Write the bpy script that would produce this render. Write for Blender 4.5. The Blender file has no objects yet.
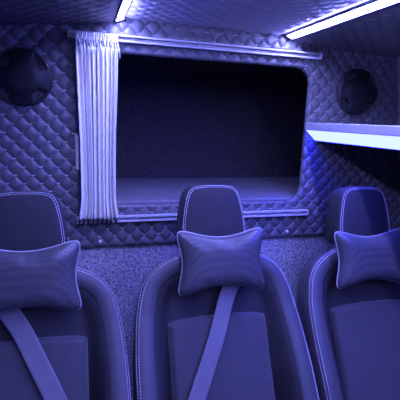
import bpy, math, random
from mathutils import Vector, Matrix
random.seed(7)
C = bpy.context.scene.collection
PI = math.pi

# ------------------------------------------------------------------ helpers
def sstep(a, b, x):
    t = min(1.0, max(0.0, (x - a) / (b - a)))
    return t * t * (3 - 2 * t)

def lerp_tab(tab, x):
    if x <= tab[0][0]: return tab[0][1]
    for (x0, y0), (x1, y1) in zip(tab, tab[1:]):
        if x <= x1:
            t = (x - x0) / (x1 - x0)
            return y0 + (y1 - y0) * t
    return tab[-1][1]

class MB:
    """collects vertices and faces of ONE mesh"""
    def __init__(self):
        self.v = []; self.f = []
    def add(self, verts, faces):
        b = len(self.v)
        self.v += [tuple(p) for p in verts]
        self.f += [tuple(b + i for i in q) for q in faces]
        return self
    def box(self, x0, x1, y0, y1, z0, z1):
        vs = [(x, y, z) for x in (x0, x1) for y in (y0, y1) for z in (z0, z1)]
        return self.add(vs, [(0, 1, 3, 2), (4, 6, 7, 5), (0, 4, 5, 1), (2, 3, 7, 6), (0, 2, 6, 4), (1, 5, 7, 3)])
    def grid(self, rows, close_u=False, close_v=False):
        n = len(rows); m = len(rows[0])
        vs = [p for r in rows for p in r]
        fs = []
        for i in range(n if close_v else n - 1):
            for j in range(m if close_u else m - 1):
                i2 = (i + 1) % n; j2 = (j + 1) % m
                fs.append((i * m + j, i * m + j2, i2 * m + j2, i2 * m + j))
        return self.add(vs, fs)
    def tube(self, pts, r, seg=8, closed=False):
        pts = [Vector(p) for p in pts]; n = len(pts); rows = []
        for i, p in enumerate(pts):
            a = pts[(i - 1) % n] if (closed or i > 0) else p
            b = pts[(i + 1) % n] if (closed or i < n - 1) else p
            t = (b - a).normalized()
            ref = Vector((0, 0, 1)) if abs(t.z) < 0.9 else Vector((1, 0, 0))
            s = t.cross(ref).normalized(); q = s.cross(t)
            rows.append([p + (s * math.cos(2 * PI * k / seg) + q * math.sin(2 * PI * k / seg)) * r for k in range(seg)])
        b0 = len(self.v)
        self.grid(rows, close_u=True, close_v=closed)
        if not closed:
            self.f.append(tuple(b0 + k for k in range(seg)))
            self.f.append(tuple(b0 + (n - 1) * seg + k for k in reversed(range(seg))))
        return self
    def extrude_x(self, prof, x0, x1):
        n = len(prof)
        vs = [(x0, y, z) for y, z in prof] + [(x1, y, z) for y, z in prof]
        fs = [(i, (i + 1) % n, n + (i + 1) % n, n + i) for i in range(n)]
        fs += [tuple(range(n - 1, -1, -1)), tuple(range(n, 2 * n))]
        return self.add(vs, fs)
    def extrude_y(self, prof, y0, y1):
        n = len(prof)
        vs = [(x, y0, z) for x, z in prof] + [(x, y1, z) for x, z in prof]
        fs = [(i, (i + 1) % n, n + (i + 1) % n, n + i) for i in range(n)]
        fs += [tuple(range(n - 1, -1, -1)), tuple(range(n, 2 * n))]
        return self.add(vs, fs)
    def lathe_y(self, prof, cx, cz, seg=48):
        """prof: (radius, y) list, axis along y through (cx, cz)"""
        rows = [[(cx + r * math.cos(2 * PI * k / seg), y, cz + r * math.sin(2 * PI * k / seg)) for k in range(seg)] for r, y in prof]
        return self.grid(rows, close_u=True)
    def build(self, name, mat, parent=None, smooth=True, angle=None, bevel=None):
        me = bpy.data.meshes.new(name)
        me.from_pydata(self.v, [], self.f); me.validate(); me.update()
        import bmesh
        bm = bmesh.new(); bm.from_mesh(me)
        bmesh.ops.recalc_face_normals(bm, faces=bm.faces)
        bm.to_mesh(me); bm.free()
        if smooth:
            me.polygons.foreach_set('use_smooth', [True] * len(me.polygons))
            if angle is not None:
                me.set_sharp_from_angle(angle=math.radians(angle))
        me.materials.append(mat)
        o = bpy.data.objects.new(name, me); C.objects.link(o)
        if parent is not None: o.parent = parent
        if bevel:
            b = o.modifiers.new('edge', 'BEVEL'); b.width = bevel; b.segments = 3; b.limit_method = 'ANGLE'
        return o

def tag(o, label, cat, group=None):
    o['label'] = label; o['category'] = cat
    if group: o['group'] = group
    return o
def thing(name, label, cat, loc=(0, 0, 0), group=None):
    o = bpy.data.objects.new(name, None); C.objects.link(o); o.location = loc
    o.empty_display_size = 0.05
    return tag(o, label, cat, group)
def struct(o):
    o['kind'] = 'structure'; return o
def dup(root, loc, label, drop=0.0):
    r = root.copy(); C.objects.link(r); r.location = loc; r['label'] = label
    for ch in list(root.children):
        c = ch.copy(); C.objects.link(c); c.parent = r
        if drop and not ch.name.startswith('seat_base'): c.location.z -= drop   # the outer seats sit a little lower
        for g in list(ch.children):
            d = g.copy(); C.objects.link(d); d.parent = c
    return r

# ------------------------------------------------------------------ materials
def mat(name, col, rough=0.5, spec=0.5, metal=0.0, var=0.0, var_scale=20, bump=0.0, bump_scale=200, sheen=0.0):
    m = bpy.data.materials.new(name); m.use_nodes = True
    nt = m.node_tree; b = nt.nodes['Principled BSDF']
    b.inputs['Roughness'].default_value = rough
    b.inputs['Metallic'].default_value = metal
    b.inputs['Specular IOR Level'].default_value = spec
    if sheen: b.inputs['Sheen Weight'].default_value = sheen
    col = (col, col, col) if not isinstance(col, tuple) else col
    tc = nt.nodes.new('ShaderNodeTexCoord')
    n = nt.nodes.new('ShaderNodeTexNoise'); n.inputs['Scale'].default_value = var_scale; n.inputs['Detail'].default_value = 4
    nt.links.new(tc.outputs['Object'], n.inputs['Vector'])
    r = nt.nodes.new('ShaderNodeValToRGB')
    r.color_ramp.elements[0].position = 0.3; r.color_ramp.elements[1].position = 0.7
    r.color_ramp.elements[0].color = (*[c * (1 - var) for c in col], 1)
    r.color_ramp.elements[1].color = (*[min(1, c * (1 + var)) for c in col], 1)
    nt.links.new(n.outputs['Fac'], r.inputs['Fac'])
    nt.links.new(r.outputs['Color'], b.inputs['Base Color'])
    if bump:
        n2 = nt.nodes.new('ShaderNodeTexNoise'); n2.inputs['Scale'].default_value = bump_scale; n2.inputs['Detail'].default_value = 3
        nt.links.new(tc.outputs['Object'], n2.inputs['Vector'])
        bp = nt.nodes.new('ShaderNodeBump'); bp.inputs['Strength'].default_value = bump; bp.inputs['Distance'].default_value = 0.002
        nt.links.new(n2.outputs['Fac'], bp.inputs['Height'])
        nt.links.new(bp.outputs['Normal'], b.inputs['Normal'])
    return m

def emit(name, col, strength):
    m = bpy.data.materials.new(name); m.use_nodes = True
    nt = m.node_tree; nt.nodes.clear()
    e = nt.nodes.new('ShaderNodeEmission'); o = nt.nodes.new('ShaderNodeOutputMaterial')
    e.inputs['Color'].default_value = (*col, 1); e.inputs['Strength'].default_value = strength
    nt.links.new(e.outputs[0], o.inputs[0])
    return m

def dotted(name, col, dark, period, rough=0.45):
    """fine perforated leatherette"""
    m = mat(name, col, rough)
    nt = m.node_tree; b = nt.nodes['Principled BSDF']
    tc = nt.nodes.new('ShaderNodeTexCoord')
    mp = nt.nodes.new('ShaderNodeMapping'); mp.inputs['Rotation'].default_value = (0, math.radians(45), 0)
    nt.links.new(tc.outputs['Object'], mp.inputs['Vector'])
    v = nt.nodes.new('ShaderNodeTexVoronoi'); v.inputs['Randomness'].default_value = 0.0; v.inputs['Scale'].default_value = 1 / period
    nt.links.new(mp.outputs[0], v.inputs['Vector'])
    r = nt.nodes.new('ShaderNodeValToRGB')
    r.color_ramp.elements[0].position = 0.25; r.color_ramp.elements[0].color = (dark, dark, dark, 1)
    r.color_ramp.elements[1].position = 0.45; r.color_ramp.elements[1].color = (col, col, col, 1)
    nt.links.new(v.outputs['Distance'], r.inputs['Fac']); nt.links.new(r.outputs['Color'], b.inputs['Base Color'])
    return m

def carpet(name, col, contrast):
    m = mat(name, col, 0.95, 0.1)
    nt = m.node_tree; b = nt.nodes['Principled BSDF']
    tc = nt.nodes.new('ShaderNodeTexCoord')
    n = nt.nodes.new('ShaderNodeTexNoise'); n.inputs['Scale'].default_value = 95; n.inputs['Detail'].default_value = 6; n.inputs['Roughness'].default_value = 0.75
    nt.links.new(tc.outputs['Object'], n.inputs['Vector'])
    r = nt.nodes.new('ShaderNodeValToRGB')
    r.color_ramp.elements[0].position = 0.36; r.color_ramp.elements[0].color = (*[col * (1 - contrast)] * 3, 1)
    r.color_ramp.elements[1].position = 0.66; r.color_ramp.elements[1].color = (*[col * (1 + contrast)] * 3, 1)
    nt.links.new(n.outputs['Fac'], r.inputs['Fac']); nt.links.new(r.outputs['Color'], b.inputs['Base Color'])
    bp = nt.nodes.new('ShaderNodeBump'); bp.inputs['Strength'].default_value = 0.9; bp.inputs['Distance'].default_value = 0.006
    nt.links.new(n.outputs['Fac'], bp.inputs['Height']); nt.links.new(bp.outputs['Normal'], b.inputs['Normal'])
    return m

LIGHT = (0.225, 0.235, 1.0)
M = dict(
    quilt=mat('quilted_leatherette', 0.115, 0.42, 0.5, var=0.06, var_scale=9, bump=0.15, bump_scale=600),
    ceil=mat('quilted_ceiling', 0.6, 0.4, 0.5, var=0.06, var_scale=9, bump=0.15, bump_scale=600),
    carpet=carpet('grey_carpet', 0.42, 0.75),
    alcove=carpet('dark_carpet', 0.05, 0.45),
    ledge=mat('bunk_board', 0.16, 0.7, 0.3, var=0.12, var_scale=6, bump=0.3, bump_scale=250),
    floor=mat('dark_vinyl', 0.06, 0.6, var=0.2),
    side=mat('side_lining', 0.22, 0.5, var=0.05),
    metal=mat('white_aluminium', 0.52, 0.35, 0.5, var=0.04),
    screw=mat('bright_screw', 0.75, 0.3, 0.6, metal=0.6),
    curtain=mat('pale_curtain_cloth', (0.84, 0.84, 0.70), 0.85, 0.2, var=0.03, var_scale=40, bump=0.25, bump_scale=700, sheen=0.1),
    tape=mat('curtain_tape', (0.92, 0.92, 0.78), 0.8, 0.2, var=0.1, var_scale=120),
    black=mat('black_plastic', 0.013, 0.5, 0.3, var=0.1),
    gloss=mat('black_gloss_plastic', 0.03, 0.22, 0.5),
    mesh=dotted('speaker_mesh', 0.05, 0.012, 0.004),
    led=emit('led_ceiling', LIGHT, 270.0),
    led_shelf=emit('led_shelf', (0.016, 0.020, 1.0), 47.0),
    housing=mat('led_channel', 0.3, 0.4, var=0.03),
    fascia=mat('shelf_fascia', 0.40, 0.35, 0.5, var=0.04),
    board=mat('shelf_board', 0.25, 0.5, var=0.06),
    face=mat('seat_bolster_leather', 0.068, 0.5, 0.4, var=0.05, bump=0.15, bump_scale=500),
    body=mat('seat_body_fabric', 0.033, 0.75, 0.3, var=0.1, bump=0.3, bump_scale=700),
    panel=mat('seat_panel_fabric', 0.06, 0.75, 0.3, var=0.06, bump=0.3, bump_scale=700, sheen=0.2),
    head=mat('headrest_fabric', 0.028, 0.7, 0.3, var=0.08, bump=0.3, bump_scale=700),
    thread=mat('pale_thread', 0.80, 0.7, 0.3, var=0.05),
    seamglint=mat('seam_glint', 0.75, 0.5, 0.5, var=0.05),  # pale colour that imitates glints where the wall seams cross
    pillow=dotted('perforated_pillow', 0.075, 0.028, 0.0066, 0.4),
    piping=mat('pillow_piping', 0.36, 0.5, 0.4, var=0.05),
    belt=mat('belt_webbing', 0.17, 0.5, 0.4, var=0.05, bump=0.4, bump_scale=500),
)

# ------------------------------------------------------------------ quilting
PX, PZ = 0.0600, 0.0625   # width and height of one diamond
QX, QZ = -0.144, 1.312    # one crossing of the seams
P = PX
AMP = 0.0090
def quilt(x, z):
    a = (x - QX) / PX; b = (z - QZ) / PZ
    fa = (a + b) % 1.0; fb = (a - b) % 1.0
    h = math.sin(PI * fa) * math.sin(PI * fb)
    return AMP * max(0.0, h) ** 0.36
STEP, STEPZ = PX / 16, PZ / 16

# alcove opening, rounded rectangle in the wall (x, z)
OX0, OX1, OZ0, OZ1, ORAD = 0.040, 0.963, 1.092, 1.680, 0.075
def sd_open(x, z):
    cx, cz = (OX0 + OX1) / 2, (OZ0 + OZ1) / 2
    qx = abs(x - cx) - (OX1 - OX0) / 2 + ORAD; qz = abs(z - cz) - (OZ1 - OZ0) / 2 + ORAD
    return math.hypot(max(qx, 0), max(qz, 0)) + min(max(qx, qz), 0) - ORAD

rs = random.Random(5)
def back_wall():
    x0, x1, z0, z1 = QX - 8 * PX, 1.60, QZ - 100 * STEPZ, 1.83
    nx = int((x1 - x0) / STEP); nz = int(round((z1 - z0) / STEPZ))
    idx = {}; vs = []; fs = []
    R = 0.006; LIM = -0.013
    for i in range(nx + 1):
        for j in range(nz + 1):
            x = x0 + i * STEP; z = z0 + j * STEPZ
            d = sd_open(x, z)
            if d < LIM: continue
            h = quilt(x, z) * sstep(0, 0.012, (z - z0)) 
            y = -h
            if d < R:
                e = 1e-4
                gx = (sd_open(x + e, z) - d) / e; gz = (sd_open(x, z + e) - d) / e
                l = math.hypot(gx, gz) or 1; gx /= l; gz /= l
                bx, bz = x - gx * d, z - gz * d          # nearest point of the edge
                arc = R - d                              # arc length past the start of the roll
                a = min(arc / R, PI / 2)
                off = R - R * math.sin(a) - h * math.sin(a) * 0.5
                yy = R * (1 - math.cos(a)) + max(0, arc - R * PI / 2) - h * math.cos(a)
                x, z, y = bx + gx * max(off, -0.006), bz + gz * max(off, -0.006), yy
            idx[(i, j)] = len(vs); vs.append((x, y, z))
    for i in range(nx):
        for j in range(nz):
            k = [(i, j), (i + 1, j), (i + 1, j + 1), (i, j + 1)]
            if all(q in idx for q in k): fs.append(tuple(idx[q] for q in k))
    m = MB().add(vs, fs)
    # lower hem of the quilted panel, folded to the wall behind
    m.grid([[(x0 + i * STEP, 0, z0) for i in range(nx + 1)], [(x0 + i * STEP, 0.014, z0 - 0.002) for i in range(nx + 1)]])
    w = struct(m.build('wall_back', M['quilt']))
    # glints on the puckers, put in as short pale dashes at every seam crossing
    sm = MB()
    for i in range(-20, 62):
        for j in range(-16, 20):
            if (i + j) % 2: continue
            x = QX + i * PX / 2; z = QZ + j * PZ / 2
            if not (x0 + 0.02 < x < x1 - 0.02 and z0 + 0.02 < z < 1.80) or sd_open(x, z) < 0.014: continue
            k = rs.uniform(-0.0015, 0.0015)
            sm.tube([(x - 0.0065, -0.0042, z + k), (x - 0.001, -0.0022, z), (x + 0.0065, -0.0042, z + 0.001 - k)], 0.0010, 5)
    so = sm.build('stitch_or_glint', M['seamglint'], w); so['label'] = 'short pale dashes put in as glints on the seams'
    return w
back_wall()

def quilt_panel(name, xa, za, xb, zb, y0, y1, m):
    """quilted ceiling strip between two long edges, bulging down"""
    L = math.hypot(xb - xa, zb - za); st = P / 12
    n = max(2, int(L / st)); k = int((y1 - y0) / st)
    nxn, nzn = (zb - za) / L, -(xb - xa) / L
    rows = []
    for j in range(k + 1):
        y = y0 + (y1 - y0) * j / k
        r = []
        for i in range(n + 1):
            s = L * i / n
            h = quilt(xa + s, y) * 1.0 * sstep(0, 0.05, min(s, L - s))
            r.append((xa + (xb - xa) * i / n + nxn * h, y, za + (zb - za) * i / n + nzn * h))
        rows.append(r)
    return struct(MB().grid(rows).build(name, m))
YN = -2.6
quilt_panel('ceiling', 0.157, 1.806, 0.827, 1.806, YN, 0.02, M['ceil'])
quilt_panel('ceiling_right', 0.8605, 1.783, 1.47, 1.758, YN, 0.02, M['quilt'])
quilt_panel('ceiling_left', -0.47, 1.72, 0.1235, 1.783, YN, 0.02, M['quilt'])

# carpeted lower partition, side walls, floor, alcove
struct(MB().grid([[(-0.75, 0.012, 0), (-0.75, 0.012, 0.93)], [(1.75, 0.012, 0), (1.75, 0.012, 0.93)]]).build('wall_back_lower', M['carpet'], smooth=False))
struct(MB().grid([[(1.395, 0.01, 1.765), (1.395, YN, 1.765)], [(1.54, 0.01, 1.0), (1.54, YN, 1.0)], [(1.60, 0.01, 0), (1.60, YN, 0)]]).build('wall_right', M['side'], smooth=False))
struct(MB().grid([[(-0.40, 0.01, 1.74), (-0.40, YN, 1.74)], [(-0.54, 0.01, 1.0), (-0.54, YN, 1.0)], [(-0.60, 0.01, 0), (-0.60, YN, 0)]]).build('wall_left', M['side'], smooth=False))
struct(MB().box(-0.75, 1.75, YN, 0.02, -0.05, 0).build('floor', M['floor'], smooth=False))
AX0, AX1, AZ0, AZ1, AY = -0.30, 1.40, 1.106, 1.72, 0.66
struct(MB().box(AX0, AX1, 0.022, AY, AZ0 - 0.05, AZ0).build('floor_alcove', M['ledge'], smooth=False, bevel=0.008))
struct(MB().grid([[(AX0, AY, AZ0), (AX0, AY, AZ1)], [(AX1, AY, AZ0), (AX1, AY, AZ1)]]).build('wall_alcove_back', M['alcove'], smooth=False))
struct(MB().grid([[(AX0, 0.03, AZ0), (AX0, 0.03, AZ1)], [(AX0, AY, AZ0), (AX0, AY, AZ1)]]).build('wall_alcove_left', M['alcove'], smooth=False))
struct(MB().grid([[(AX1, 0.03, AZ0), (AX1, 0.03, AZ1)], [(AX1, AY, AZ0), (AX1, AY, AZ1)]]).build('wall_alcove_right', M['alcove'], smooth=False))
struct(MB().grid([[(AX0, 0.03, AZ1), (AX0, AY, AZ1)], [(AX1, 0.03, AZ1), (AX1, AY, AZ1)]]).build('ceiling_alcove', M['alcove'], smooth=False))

# ------------------------------------------------------------------ ceiling light strips (corner profile, diffuser turned inward)
def ceiling_strip(x, z, sgn, label):
    t = thing('led_strip_light', label, 'light strip', (x, 0, z), 'ceiling light strips')
    # outer flange of the profile reaches down to the edge of the lower side panel
    ch = [(-0.018, 0.018), (-0.018, -0.018), (-0.0150, -0.018), (-0.0110, -0.0052), (0.0100, -0.0052), (0.012, -0.004), (0.016, 0.018)]
    df = [(-0.0090, -0.0054), (-0.0090, -0.0074), (-0.0040, -0.0084), (0.0030, -0.0092), (0.0070, -0.0092), (0.0090, -0.0074), (0.0090, -0.0054)]
    cp = [(-0.0185, 0.0185), (-0.0185, -0.0185), (-0.009, -0.0185), (0.009, -0.0110), (0.0165, -0.0090), (0.0165, 0.0185)]
    fl = lambda pr: [(x * sgn, z) for x, z in pr]
    MB().extrude_y(fl(ch), YN + 0.1, -0.026).build('channel', M['housing'], t, smooth=False)
    MB().extrude_y(fl(df), YN + 0.1, -0.030).build('diffuser', M['led'], t, smooth=False)
    MB().extrude_y(fl(cp), -0.026, -0.022).build('end_cap', M['housing'], t, smooth=False)
    return t
ceiling_strip(0.147, 1.8015, 1, 'glowing white ceiling light strip above the curtain, the left one')
ceiling_strip(0.836, 1.8015, -1, 'glowing white ceiling light strip running to the upper right corner')

# ------------------------------------------------------------------ overhead shelf on the right
t = thing('overhead_shelf', 'wall shelf on the right with pale fascia and glowing blue-white light under its edge', 'shelf', (0, 0, 0))
SY0 = -1.45
MB().extrude_y([(0.962, 1.443), (1.45, 1.443), (1.465, 1.381), (1.010, 1.381), (0.962, 1.425)], SY0, -0.013).build('board', M['board'], t, smooth=False)
MB().extrude_y([(0.950, 1.4465), (0.952, 1.4495), (0.985, 1.4495), (0.985, 1.4435), (0.9615, 1.4435), (0.9615, 1.4165), (0.951, 1.4165), (0.950, 1.419)], SY0, -0.013).build('fascia', M['fascia'], t, smooth=False)
MB().extrude_y([(0.955, 1.4160), (1.005, 1.3720), (1.009, 1.3760), (0.961, 1.4205)], SY0, -0.013).build('light_diffuser', M['led_shelf'], t, smooth=False)
MB().extrude_y([(1.005, 1.3715), (1.013, 1.3715), (1.013, 1.3805), (1.009, 1.3805)], SY0, -0.013).build('diffuser_lip', M['housing'], t, smooth=False)

# ------------------------------------------------------------------ curtain rails
def rail(x0, x1, zc, hh, label):
    t = thing('curtain_rail', label, 'curtain rail', ((x0 + x1) / 2, -0.010, zc), 'curtain rails')
    h = hh / 2; X = (x1 - x0) / 2
    d = 0.020
    prof = [(0, -h), (-d, -h), (-d, -h + 0.0065), (-d + 0.003, -h + 0.0075), (-d + 0.003, -h + 0.003), (-0.004, -h + 0.003),
            (-0.004, h - 0.003), (-d + 0.003, h - 0.003), (-d + 0.003, h - 0.0075), (-d, h - 0.0065), (-d, h), (0, h)]
    MB().extrude_x(prof, -X, X).build('track', M['metal'], t, smooth=False)
    MB().extrude_x([(-0.004, -0.0015), (-0.010, -0.0015), (-0.010, 0.0010), (-0.004, 0.0010)], -X + 0.004, X - 0.004).build('centre_rib', M['metal'], t, smooth=False)
    for s in (-1, 1):
        MB().box(s * X - 0.002, s * X + 0.002, -d - 0.001, 0.0, -h - 0.0005, h + 0.0005).build('end_cap', M['metal'], t, smooth=False, bevel=0.0012)
    for u in (-0.55, -0.05, 0.42, 0.9):
        MB().lathe_y([(0.0, -0.0145), (0.0035, -0.0142), (0.0045, -0.0125), (0.0045, -0.0115)], u * X, 0, 12).build('screw', M['screw'], t)
    return t
rail(-0.034, 0.992, 1.7265, 0.025, 'long white curtain rail above the dark alcove')
rail(-0.018, 0.993, 1.0445, 0.0245, 'long white curtain rail below the dark alcove')

# ------------------------------------------------------------------ curtain
t = thing('curtain', 'pale pleated curtain gathered at the left end of the two rails', 'curtain', (0.062, -0.045, 1.04))
NPL = 11
rnd = random.Random(11)
width = [rnd.choice((0.55, 0.7, 0.9, 1.2, 1.7)) for _ in range(NPL)]
width[0] = 1.6; width[1] = 1.3
knots = [0.0]
for w_ in width: knots.append(knots[-1] + w_ / sum(width))
ph = [rnd.uniform(-0.9, 0.9) for _ in range(NPL + 2)]
am = [rnd.uniform(0.75, 1.1) for _ in range(NPL + 2)]
def curtain_pt(s, z):
    """s in 0..1 across, z in 0..0.685 above the lower rail"""
    k = 0
    while k < NPL - 1 and s > knots[k + 1]: k += 1
    fr = min(1, (s - knots[k]) / (knots[k + 1] - knots[k])); q = k + fr
    ai = am[k] * (1 - fr) + am[k + 1] * fr
    zz = z / 0.685
    wav = 0.35 * math.sin(zz * 4.0 + ph[k] * 3) * (1 - fr) + 0.35 * math.sin(zz * 4.0 + ph[k + 1] * 3) * fr
    a = 2 * PI * (q + wav * 0.30)
    gather = 1 - 0.35 * sstep(0.92, 1.0, zz) - 0.35 * sstep(0.05, 0.0, zz)
    half = 0.0655 + 0.009 * sstep(0.3, 1.0, zz) + 0.0105 * sstep(0.16, 0.0, zz)
    x = (s * 2 - 1) * half + 0.0030 * math.sin(a + ph[k] * 2) * gather - 0.001
    c = abs(math.sin(a / 2)) ** 0.5
    y = (0.028 - 0.052 * ai * c) * gather - 0.004 * math.sin(PI * zz)
    return (x, y, z)
rows = []
for j in range(61):
    z = 0.012 + 0.632 * j / 60
    rows.append([curtain_pt(i / 400, z) for i in range(401)])
MB().grid(rows).build('cloth', M['curtain'], t)
t.children[0].modifiers.new('thickness', 'SOLIDIFY').thickness = 0.0012
# gathered heading: a narrow ruffle above the tape
m = MB()
for k in range(17):
    xa = -0.070 + 0.142 * k / 16
    wv = 0.0026 + 0.0008 * math.sin(k * 2.3)
    sl = 0.007 + 0.004 * math.sin(k * 1.7)
    rws = []
    for zf, yy, ws in ((0.612, -0.010, 0.6), (0.628, -0.021, 1.0), (0.645, -0.019, 1.0), (0.660, -0.012, 1.0), (0.672, -0.006, 1.1)):
        xo = xa + sl * (0.672 - zf) / 0.06
        rws.append([(xo + wv * ws * a, yy + b, zf) for a, b in ((-1, 0.003), (-0.5, -0.001), (0.5, -0.001), (1, 0.003))])
    m.grid(rws)
rws = []
for zf, sp in ((0.668, 0.6), (0.676, 0.8), (0.684, 1.0), (0.690, 1.2)):
    rws.append([(-0.074 + 0.150 * i / 200, -0.008 + 0.0045 * sp * math.sin(i * 0.71 + 1.2 * math.sin(i * 0.11)), zf + 0.0015 * math.sin(i * 0.37)) for i in range(201)])
m.grid(rws).build('heading_tape', M['tape'], t)
for k in range(NPL):
    x = -0.066 + 0.132 * k / (NPL - 1)
    MB().tube([(x, -0.012, 0.645), (x - 0.004, -0.020, 0.652), (x + 0.002, -0.022, 0.672), (x, -0.004, 0.682), (x, 0.012, 0.684)], 0.0017, 6).build('hook', M['metal'], t)
for k in range(9):
    x = -0.074 + 0.136 * k / 8
    MB().tube([(x, -0.010, 0.016), (x + 0.004, -0.013, 0.006), (x, -0.006, -0.003), (x, 0.010, 0.0)], 0.0024, 6).build('glider', M['black'], t)

# tie-back strap hanging on the wall beside the curtain
t = thing('curtain_tieback', 'short pale strap hooked to the quilted wall left of the curtain', 'strap', (-0.013, -0.013, 1.31))
MB().extrude_x([(-0.001, -0.066), (-0.006, -0.068), (-0.008, -0.02), (-0.008, 0.05), (-0.004, 0.066), (-0.001, 0.064)], -0.006, 0.006).build('strap', M['curtain'], t, smooth=False, bevel=0.001)
MB().tube([(0.004, 0.0, 0.062), (-0.002, -0.010, 0.066), (-0.012, -0.010, 0.067), (-0.020, 0.002, 0.066)], 0.0025, 8).build('hook', M['metal'], t)

# wall studs
def stud(x, z, label):
    o = MB().lathe_y([(0.0, -0.0105), (0.003, -0.0102), (0.0062, -0.0085), (0.0078, -0.005), (0.0082, 0.0), (0.0082, 0.006)], 0, 0, 20).build('wall_stud', M['screw'])
    o.location = (x, -0.006, z)
    tag(o, label, 'stud', 'studs along the hem of the quilted wall')
stud(0.065, 0.947, 'small round bright stud in the quilted wall below the curtain')
stud(0.905, 0.951, 'small round bright stud in the quilted wall between the middle and right seats')

# ------------------------------------------------------------------ speakers
def speaker(x, z, R, label, rot):
    t = thing('speaker', label, 'speaker', (x, -0.008, z), 'wall speakers')
    MB().lathe_y([(R, 0.004), (R, -0.010), (R - 0.002, -0.014), (R - 0.006, -0.016), (R - 0.011, -0.014), (R - 0.013, -0.008), (R - 0.013, 0.0)], 0, 0, 72).build('rim', M['gloss'], t)
    MB().lathe_y([(R - 0.012, -0.005), (R * 0.5, -0.0065), (0.0, -0.007)], 0, 0, 64).build('grille', M['mesh'], t)
    # cover plate: disc with four notches, standing proud of the grille
    n = 144; out = []
    for k in range(n):
        a = 2 * PI * k / n
        r = R - 0.004
        for q in range(4):
            c = rot + q * PI / 2
            dd = abs((a - c + PI) % (2 * PI) - PI)
            w = sstep(0.38, 0.22, dd)
            r -= w * (0.030 if q % 2 == 0 else 0.034)
        out.append((a, r))
    rows = []
    for f, y in ((1.0, -0.010), (1.0, -0.0215), (0.985, -0.0235), (0.95, -0.0245), (0.60, -0.0258), (0.58, -0.0275), (0.3, -0.0280), (0.0, -0.0281)):
        b_ = sstep(1.0, 0.6, f)
        rows.append([((r * (1 - b_) + (R - 0.004) * b_) * f * math.cos(a), y, (r * (1 - b_) + (R - 0.004) * b_) * f * math.sin(a)) for a, r in out])
    MB().grid(rows, close_u=True).build('cover_plate', M['black'], t, angle=50)
    for q in range(4):
        a = rot + q * PI / 2
        MB().lathe_y([(0.0, -0.0125), (0.003, -0.0122), (0.0045, -0.010), (0.0045, -0.004)], (R - 0.022) * math.cos(a), (R - 0.022) * math.sin(a), 12).build('screw', M['gloss'], t)
    return t
speaker(-0.190, 1.568, 0.099, 'round black speaker on the quilted wall left of the curtain', math.radians(42))
speaker(1.196, 1.590, 0.101, 'round black speaker on the quilted wall above the lit shelf', math.radians(38))

# ------------------------------------------------------------------ seats
TH = math.radians(20); Y0, Z0 = -0.345, 1.10          # backrest plane
def SP(u, v, w, th=TH, y0=Y0):
    return Vector((u, y0 + v * math.sin(th) - w * math.cos(th), Z0 + v * math.cos(th) + w * math.sin(th)))
HTH = math.radians(14)
def HP(u, v, w): return SP(u, v, w, HTH, -0.36)

HALF = [(0.290, -0.74), (0.291, -0.62), (0.291, -0.50), (0.289, -0.41), (0.282, -0.32), (0.273, -0.26), (0.261, -0.21), (0.244, -0.172),
        (0.218, -0.142), (0.180, -0.117), (0.132, -0.099), (0.07, -0.088), (0.0, -0.085)]
def smooth_curve(pts, n):
    """Catmull-Rom resample, evenly spaced"""
    P_ = [Vector((*p, 0)) for p in pts]; dense = []
    for i in range(len(P_) - 1):
        p0 = P_[max(0, i - 1)]; p1 = P_[i]; p2 = P_[i + 1]; p3 = P_[min(len(P_) - 1, i + 2)]
        for k in range(12):
            t = k / 12
            dense.append(0.5 * ((2 * p1) + (p2 - p0) * t + (2 * p0 - 5 * p1 + 4 * p2 - p3) * t * t + (3 * p1 - p0 - 3 * p2 + p3) * t ** 3))
    dense.append(P_[-1])
    L = [0]
    for a, b in zip(dense, dense[1:]): L.append(L[-1] + (b - a).length)
    out = []; j = 0
    for k in range(n):
        s = L[-1] * k / (n - 1)
        while j < len(L) - 2 and L[j + 1] < s: j += 1
        t = (s - L[j]) / max(1e-9, L[j + 1] - L[j])
        q = dense[j].lerp(dense[j + 1], t); out.append((q.x, q.y))
    return out
RIGHT = smooth_curve(HALF, 90)                         # bottom right corner up to top centre
def offset(curve, i, e):
    a = curve[max(0, i - 1)]; b = curve[min(len(curve) - 1, i + 1)]
    tx, ty = b[0] - a[0], b[1] - a[1]; l = math.hypot(tx, ty); tx /= l; ty /= l
    if i == len(curve) - 1: tx, ty = -1, 0
    return curve[i][0] - ty * e, curve[i][1] + tx * e   # left of travel = inward
HB = [(-0.74, 0.118), (-0.65, 0.105), (-0.52, 0.076), (-0.40, 0.042), (-0.28, 0.010), (-0.2, 0.0), (-0.09, -0.006)]
BASE = -0.030
BAND = 0.060
def hb(v): return lerp_tab(HB, v)
def face_w(e, v):
    q = e / BAND
    return hb(v) + 0.010 * math.sin(PI * min(1, max(0, q))) ** 0.8
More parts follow.
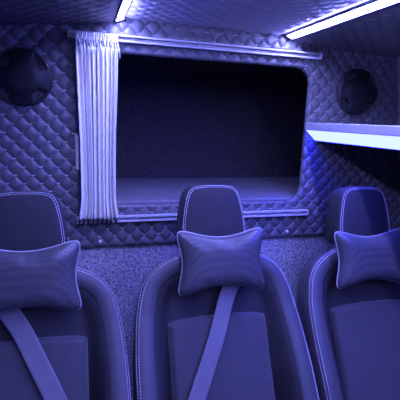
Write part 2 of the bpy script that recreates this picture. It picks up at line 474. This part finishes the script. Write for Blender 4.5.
def make_seat(label):
    t = thing('passenger_seat', label, 'seat', (0.43, 0, 0), 'row of three seats')
    n = len(RIGHT)
    # backrest: recessed middle, back shell
    m = MB()
    inner = [offset(RIGHT, i, BAND) for i in range(n)]
    loop = inner + [(-u, v) for u, v in reversed(inner[:-1])]
    cu, cv = 0.0, -0.44
    rows = []
    NR = 26
    for k in range(NR + 1):
        f = 1 - k / NR
        r = []
        for (u, v) in loop:
            # distance travelled inward from the band edge
            uu, vv = cu + (u - cu) * f, cv + (v - cv) * f
            dist = math.hypot(u - uu, (v - vv))
            w = face_w(BAND, v) * (1 - sstep(0, 0.062, dist)) + BASE * sstep(0, 0.062, dist)
            r.append(SP(uu, vv, w))
        rows.append(r)
    m.grid(rows)
    RB = [offset(RIGHT, i, 0.0185) for i in range(n)]
    bk = RB + [(-u, v) for u, v in reversed(RB[:-1])]
    rows = []
    for f, w in ((1, -0.105), (0.96, -0.118), (0.6, -0.125), (0.0, -0.125)):
        rows.append([SP(cu + (u - cu) * f, cv + (v - cv) * f, w) for u, v in bk])
    m.grid(rows)
    m.build('backrest', M['body'], t, angle=70)
    for sg in (1, -1):
        rows = []
        for i in range(n):
            v0 = RIGHT[i][1]; r = []
            for e in (0.0615, 0.060, 0.054, 0.046, 0.038, 0.030, 0.022, 0.015, 0.010, 0.006, 0.003, 0.001):
                u, v = offset(RIGHT, i, e)
                drop = 0.012 * (1 - min(1, e / 0.010)) ** 2 + (0.006 if e > 0.061 else 0)
                r.append(SP(sg * u, v, face_w(e, v0) - drop))
            for w, ins in ((-0.022, 0.001), (-0.05, 0.006), (-0.09, 0.014), (-0.107, 0.018)):
                u, v = offset(RIGHT, i, ins)
                r.append(SP(sg * u, v, min(w, hb(v0) - 0.016 + w * 0.2)))
            rows.append(r)
        b = MB().grid(rows).build('bolster', M['face'], t)
        # twin rows of stitches along the outer edge
        for e in (0.0035, 0.0105):
            sm = MB(); pts = []
            for i in range(n):
                u, v = offset(RIGHT, i, e)
                pts.append(SP(sg * u, v, face_w(e, RIGHT[i][1]) - 0.012 * (1 - min(1, e / 0.010)) ** 2 + 0.0006))
            dashes(sm, pts, 0.0065, 0.0024, 0.00075)
            so = sm.build('stitch_or_glint', M['thread'], b)
            so['label'] = 'pale stitched seam'
    # centre panel, a padded inlay
    rows = []
    PW, PT, PB = 0.172, -0.305, -0.735
    NU, NV = 40, 60
    for j in range(NV + 1):
        r = []
        for i in range(NU + 1):
            s = i / NU * 2 - 1
            s = math.copysign(1 - (1 - abs(s)) ** 1.6, s)
            q = (j / NV) ** 1.5                           # 0 at the top
            u = s * PW
            top = PT - 0.010 * s * s - 0.006 * abs(s) ** 8
            v = top + (PB - top) * q
            e = min(PW - abs(u), top - v + 0.0)
            w = BASE - 0.004 + 0.030 * (1 - (1 - min(1, e / 0.016)) ** 2) ** 0.5 + 0.012 * (1 - s * s) + 0.045 * q
            r.append(SP(u, v, w))
        rows.append(r)
    MB().grid(rows).build('centre_panel', M['panel'], t)
    # headrest
    hh = [(0.0, -0.085), (0.07, -0.085), (0.105, -0.082), (0.117, -0.068), (0.1185, -0.04), (0.116, 0.0), (0.110, 0.045), (0.101, 0.088), (0.093, 0.112), (0.076, 0.130), (0.045, 0.1365), (0.0, 0.1385)]
    hr = smooth_curve(hh, 60)
    full = hr + [(-u, v) for u, v in reversed(hr[1:-1])]
    rows = []
    cv = 0.03
    for f, w in ((0, 0.006), (0.3, 0.006), (0.6, 0.0045), (0.8, 0.002), (0.9, -0.001), (0.955, -0.005), (0.985, -0.010), (1.0, -0.018), (1.01, -0.04), (1.0, -0.075), (0.96, -0.098), (0.88, -0.108), (0.5, -0.112), (0, -0.112)):
        rows.append([HP(u * f, cv + (v - cv) * f, w) for u, v in full])
    h = MB().grid(rows, close_u=True).build('headrest', M['head'], t)
    for f, w in ((0.895, 0.0000), (0.945, -0.0035)):
        sm = MB()
        dashes(sm, [HP(u * f, cv + (v - cv) * f, w) for u, v in full if v > -0.07], 0.0065, 0.0024, 0.00075, split=0.05)
        so = sm.build('stitch_or_glint', M['thread'], h); so['label'] = 'pale stitched seam'
    # cushion and plinth, below the frame of the photo
    rows = []
    for f, z in ((0.0, 0.475), (0.7, 0.47), (0.9, 0.462), (0.97, 0.445), (1.0, 0.415), (1.0, 0.34), (0.95, 0.31), (0, 0.31)):
        r = []
        for k in range(64):
            a = 2 * PI * k / 64; c, s = math.cos(a), math.sin(a)
            r.append((0.275 * f * math.copysign(abs(c) ** 0.35, c), -0.82 + 0.255 * f * math.copysign(abs(s) ** 0.35, s), z))
        rows.append(r)
    MB().grid(rows, close_u=True).build('seat_cushion', M['panel'], t)
    MB().box(-0.24, 0.24, -1.0, -0.46, 0.0, 0.32).build('seat_base', M['black'], t, smooth=False, bevel=0.015)
    return t

def dashes(mb, pts, ln, gap, r, split=None):
    pts = [Vector(p) for p in pts]
    runs = [[]]
    for p in pts:
        if split and runs[-1] and (p - runs[-1][-1]).length > split: runs.append([])
        runs[-1].append(p)
    if split and len(runs) == 2 and (runs[1][-1] - runs[0][0]).length < split:
        runs = [runs[1] + runs[0]]
    for run in runs:
        L = [0]
        for a, b in zip(run, run[1:]): L.append(L[-1] + (b - a).length)
        def at(s):
            j = 0
            lo, hi = 0, len(L) - 2
            while lo < hi:
                mid = (lo + hi + 1) // 2
                if L[mid] <= s: lo = mid
                else: hi = mid - 1
            return run[lo].lerp(run[lo + 1], min(1, (s - L[lo]) / max(1e-9, L[lo + 1] - L[lo])))
        s = 0
        while s + ln < L[-1]:
            mb.tube([at(s), at(s + ln / 2), at(s + ln)], r, 5)
            s += ln + gap

SEATX = (-0.165, 0.430, 1.040)
seat = make_seat('dark padded passenger seat in the middle, with stitched bolsters, under the alcove')
dup(seat, (SEATX[0], 0, 0), 'dark padded passenger seat at the left, below the curtain and left speaker', 0.013)
dup(seat, (SEATX[2], 0, 0), 'dark padded passenger seat at the right, under the lit shelf', 0.015)

# ------------------------------------------------------------------ neck pillows
def make_pillow(label):
    t = thing('neck_pillow', label, 'pillow', (0.43, 0, 0), 'bone-shaped neck pillows')
    A, B = 0.167, 0.120
    VC, WC = -0.117, 0.055
    def uv(s, q):
        # rounded square, pinched along all four sides
        p = 4.2; mx = max(abs(s), abs(q))
        if mx > 1e-6:
            n_ = (abs(s / mx) ** p + abs(q / mx) ** p) ** (1 / p)
            f = mx ** 3
            s, q = s * (1 - f + f / n_), q * (1 - f + f / n_)
        cs, cq = min(1, abs(s) / 0.88), min(1, abs(q) / 0.88)
        return A * s * (1 - 0.21 * (1 - cq ** 2.0)), B * q * (1 - 0.36 * (1 - cs ** 2.0))
    def thick(s, q):
        f = max(0, (1 - s ** 4)) * max(0, (1 - q ** 4))
        w = 0.044 * f ** 0.42
        # gathers running in from the middle of the long edges
        w -= 0.0035 * math.exp(-(s / 0.05) ** 2) * sstep(0.35, 0.95, abs(q)) * f ** 0.3
        w -= 0.0025 * math.exp(-((s - 0.22 * q) / 0.05) ** 2) * sstep(0.45, 0.95, abs(q)) * f ** 0.3
        w += 0.002 * math.sin(9 * s + 4 * q) * f * sstep(0.2, 0.9, abs(q))
        return w
    N = 56
    def S(i): 
        x = i / N * 2 - 1
        return math.copysign(1 - (1 - abs(x)) ** 1.5, x)
    for side, nm in ((1, 'front_cover'), (-1, 'back_cover')):
        rows = [[HP(*uv(S(i), S(j)), 0) + (HP(0, 0, side * thick(S(i), S(j)) * (1 if side > 0 else 0.78)) - HP(0, 0, 0)) for i in range(N + 1)] for j in range(N + 1)]
        rows = [[p + (HP(0, VC, WC) - HP(0, 0, 0)) for p in r] for r in rows]
        MB().grid(rows).build(nm, M['pillow'], t)
    edge = [(S(i), -1) for i in range(N)] + [(1, S(i)) for i in range(N)] + [(-S(i), 1) for i in range(N)] + [(-1, -S(i)) for i in range(N)]
    pts = [HP(*uv(s, q), 0) + (HP(0, VC, WC) - HP(0, 0, 0)) for s, q in edge]
    thin = [pts[0]]
    for p in pts[1:]:
        if (p - thin[-1]).length > 0.003: thin.append(p)
    o = MB().tube(thin, 0.0025, 8, closed=True).build('piping', M['piping'], t)
    o['label'] = 'paler piped edge'
    return t
PIL = make_pillow('bone-shaped neck pillow with piped edge on the middle seat headrest')
PIL.location.x = SEATX[1] + 0.001
dup(PIL, (SEATX[0] + 0.010, 0, -0.014), 'bone-shaped neck pillow with piped edge on the left seat headrest')
dup(PIL, (SEATX[2] - 0.031, 0, -0.028), 'bone-shaped neck pillow with piped edge on the right seat headrest')

# ------------------------------------------------------------------ seat belts
def belt(cx, path, label):
    t = thing('seat_belt', label, 'seat belt', (cx, 0, 0), 'three-point belts')
    cl = smooth3(path, 60)
    pts = [SP(*p) for p in cl]
    nrm = (SP(0, 0, 1) - SP(0, 0, 0)).normalized()
    rows = []
    for i, p in enumerate(pts):
        tan = (pts[min(i + 1, len(pts) - 1)] - pts[max(i - 1, 0)]).normalized()
        sd = tan.cross(Vector((nrm))).normalized() if abs(tan.dot(nrm)) < 0.9 else Vector((1, 0, 0))
        if sd.x < 0: sd = -sd
        nn = sd.cross(tan).normalized()
        if nn.dot(nrm) < 0: nn = -nn
        prof = [(-0.0275, 0), (-0.0265, 0.0013), (-0.0205, 0.0009), (0, 0.0009), (0.0205, 0.0009), (0.0265, 0.0013), (0.0275, 0), (0.0265, -0.0012), (0, -0.0010), (-0.0265, -0.0012)]
        rows.append([p + sd * a + nn * b for a, b in prof])
    MB().grid(rows, close_u=True).build('webbing', M['belt'], t)
    return t
def smooth3(path, n):
    P_ = [Vector(p) for p in path]; out = []
    for i in range(len(P_) - 1):
        p0 = P_[max(0, i - 1)]; p1 = P_[i]; p2 = P_[i + 1]; p3 = P_[min(len(P_) - 1, i + 2)]
        for k in range(12):
            q = k / 12
            out.append(0.5 * ((2 * p1) + (p2 - p0) * q + (2 * p0 - 5 * p1 + 4 * p2 - p3) * q * q + (3 * p1 - p0 - 3 * p2 + p3) * q ** 3))
    out.append(P_[-1]); return out
belt(SEATX[1], [(0.140, -0.089, -0.060), (0.140, -0.088, -0.020), (0.137, -0.094, 0.010), (0.108, -0.135, 0.0105), (0.035, -0.230, 0.010), (-0.025, -0.37, 0.030), (-0.110, -0.55, 0.048), (-0.150, -0.645, 0.058)],
     'flat grey seat belt slanting down to the left across the middle seat')
belt(SEATX[0], [(-0.140, -0.102, -0.060), (-0.140, -0.101, -0.020), (-0.137, -0.107, 0.010), (-0.110, -0.146, 0.0095), (-0.022, -0.265, 0.012), (0.036, -0.38, 0.030), (0.100, -0.52, 0.046), (0.150, -0.645, 0.058)],
     'flat grey seat belt slanting down to the right across the left seat')

# ------------------------------------------------------------------ camera
right = Vector((0.959, -0.281, 0.036)); 
fwd = Vector((0.283, 0.938, -0.200)).normalized()
right = (right - fwd * right.dot(fwd)).normalized()
up = right.cross(fwd)
cam = bpy.data.cameras.new('camera'); cam.sensor_width = 36; cam.lens = 36; cam.clip_start = 0.02
co = bpy.data.objects.new('camera', cam); C.objects.link(co)
co.matrix_world = Matrix(((right.x, up.x, -fwd.x, 0.0), (right.y, up.y, -fwd.y, -1.6), (right.z, up.z, -fwd.z, 1.45), (0, 0, 0, 1)))
bpy.context.scene.camera = co

# ------------------------------------------------------------------ world: dim blue fill added for the shadows, entering from the open cab behind the camera
w = bpy.data.worlds.new('world'); bpy.context.scene.world = w; w.use_nodes = True
bg = w.node_tree.nodes['Background']
bg.inputs['Color'].default_value = (0.04, 0.04, 1.0, 1); bg.inputs['Strength'].default_value = 0.10
vs = bpy.context.scene.view_settings
vs.view_transform = 'Standard'; vs.look = 'None'; vs.gamma = 1; vs.use_curve_mapping = False; vs.exposure = 0.0
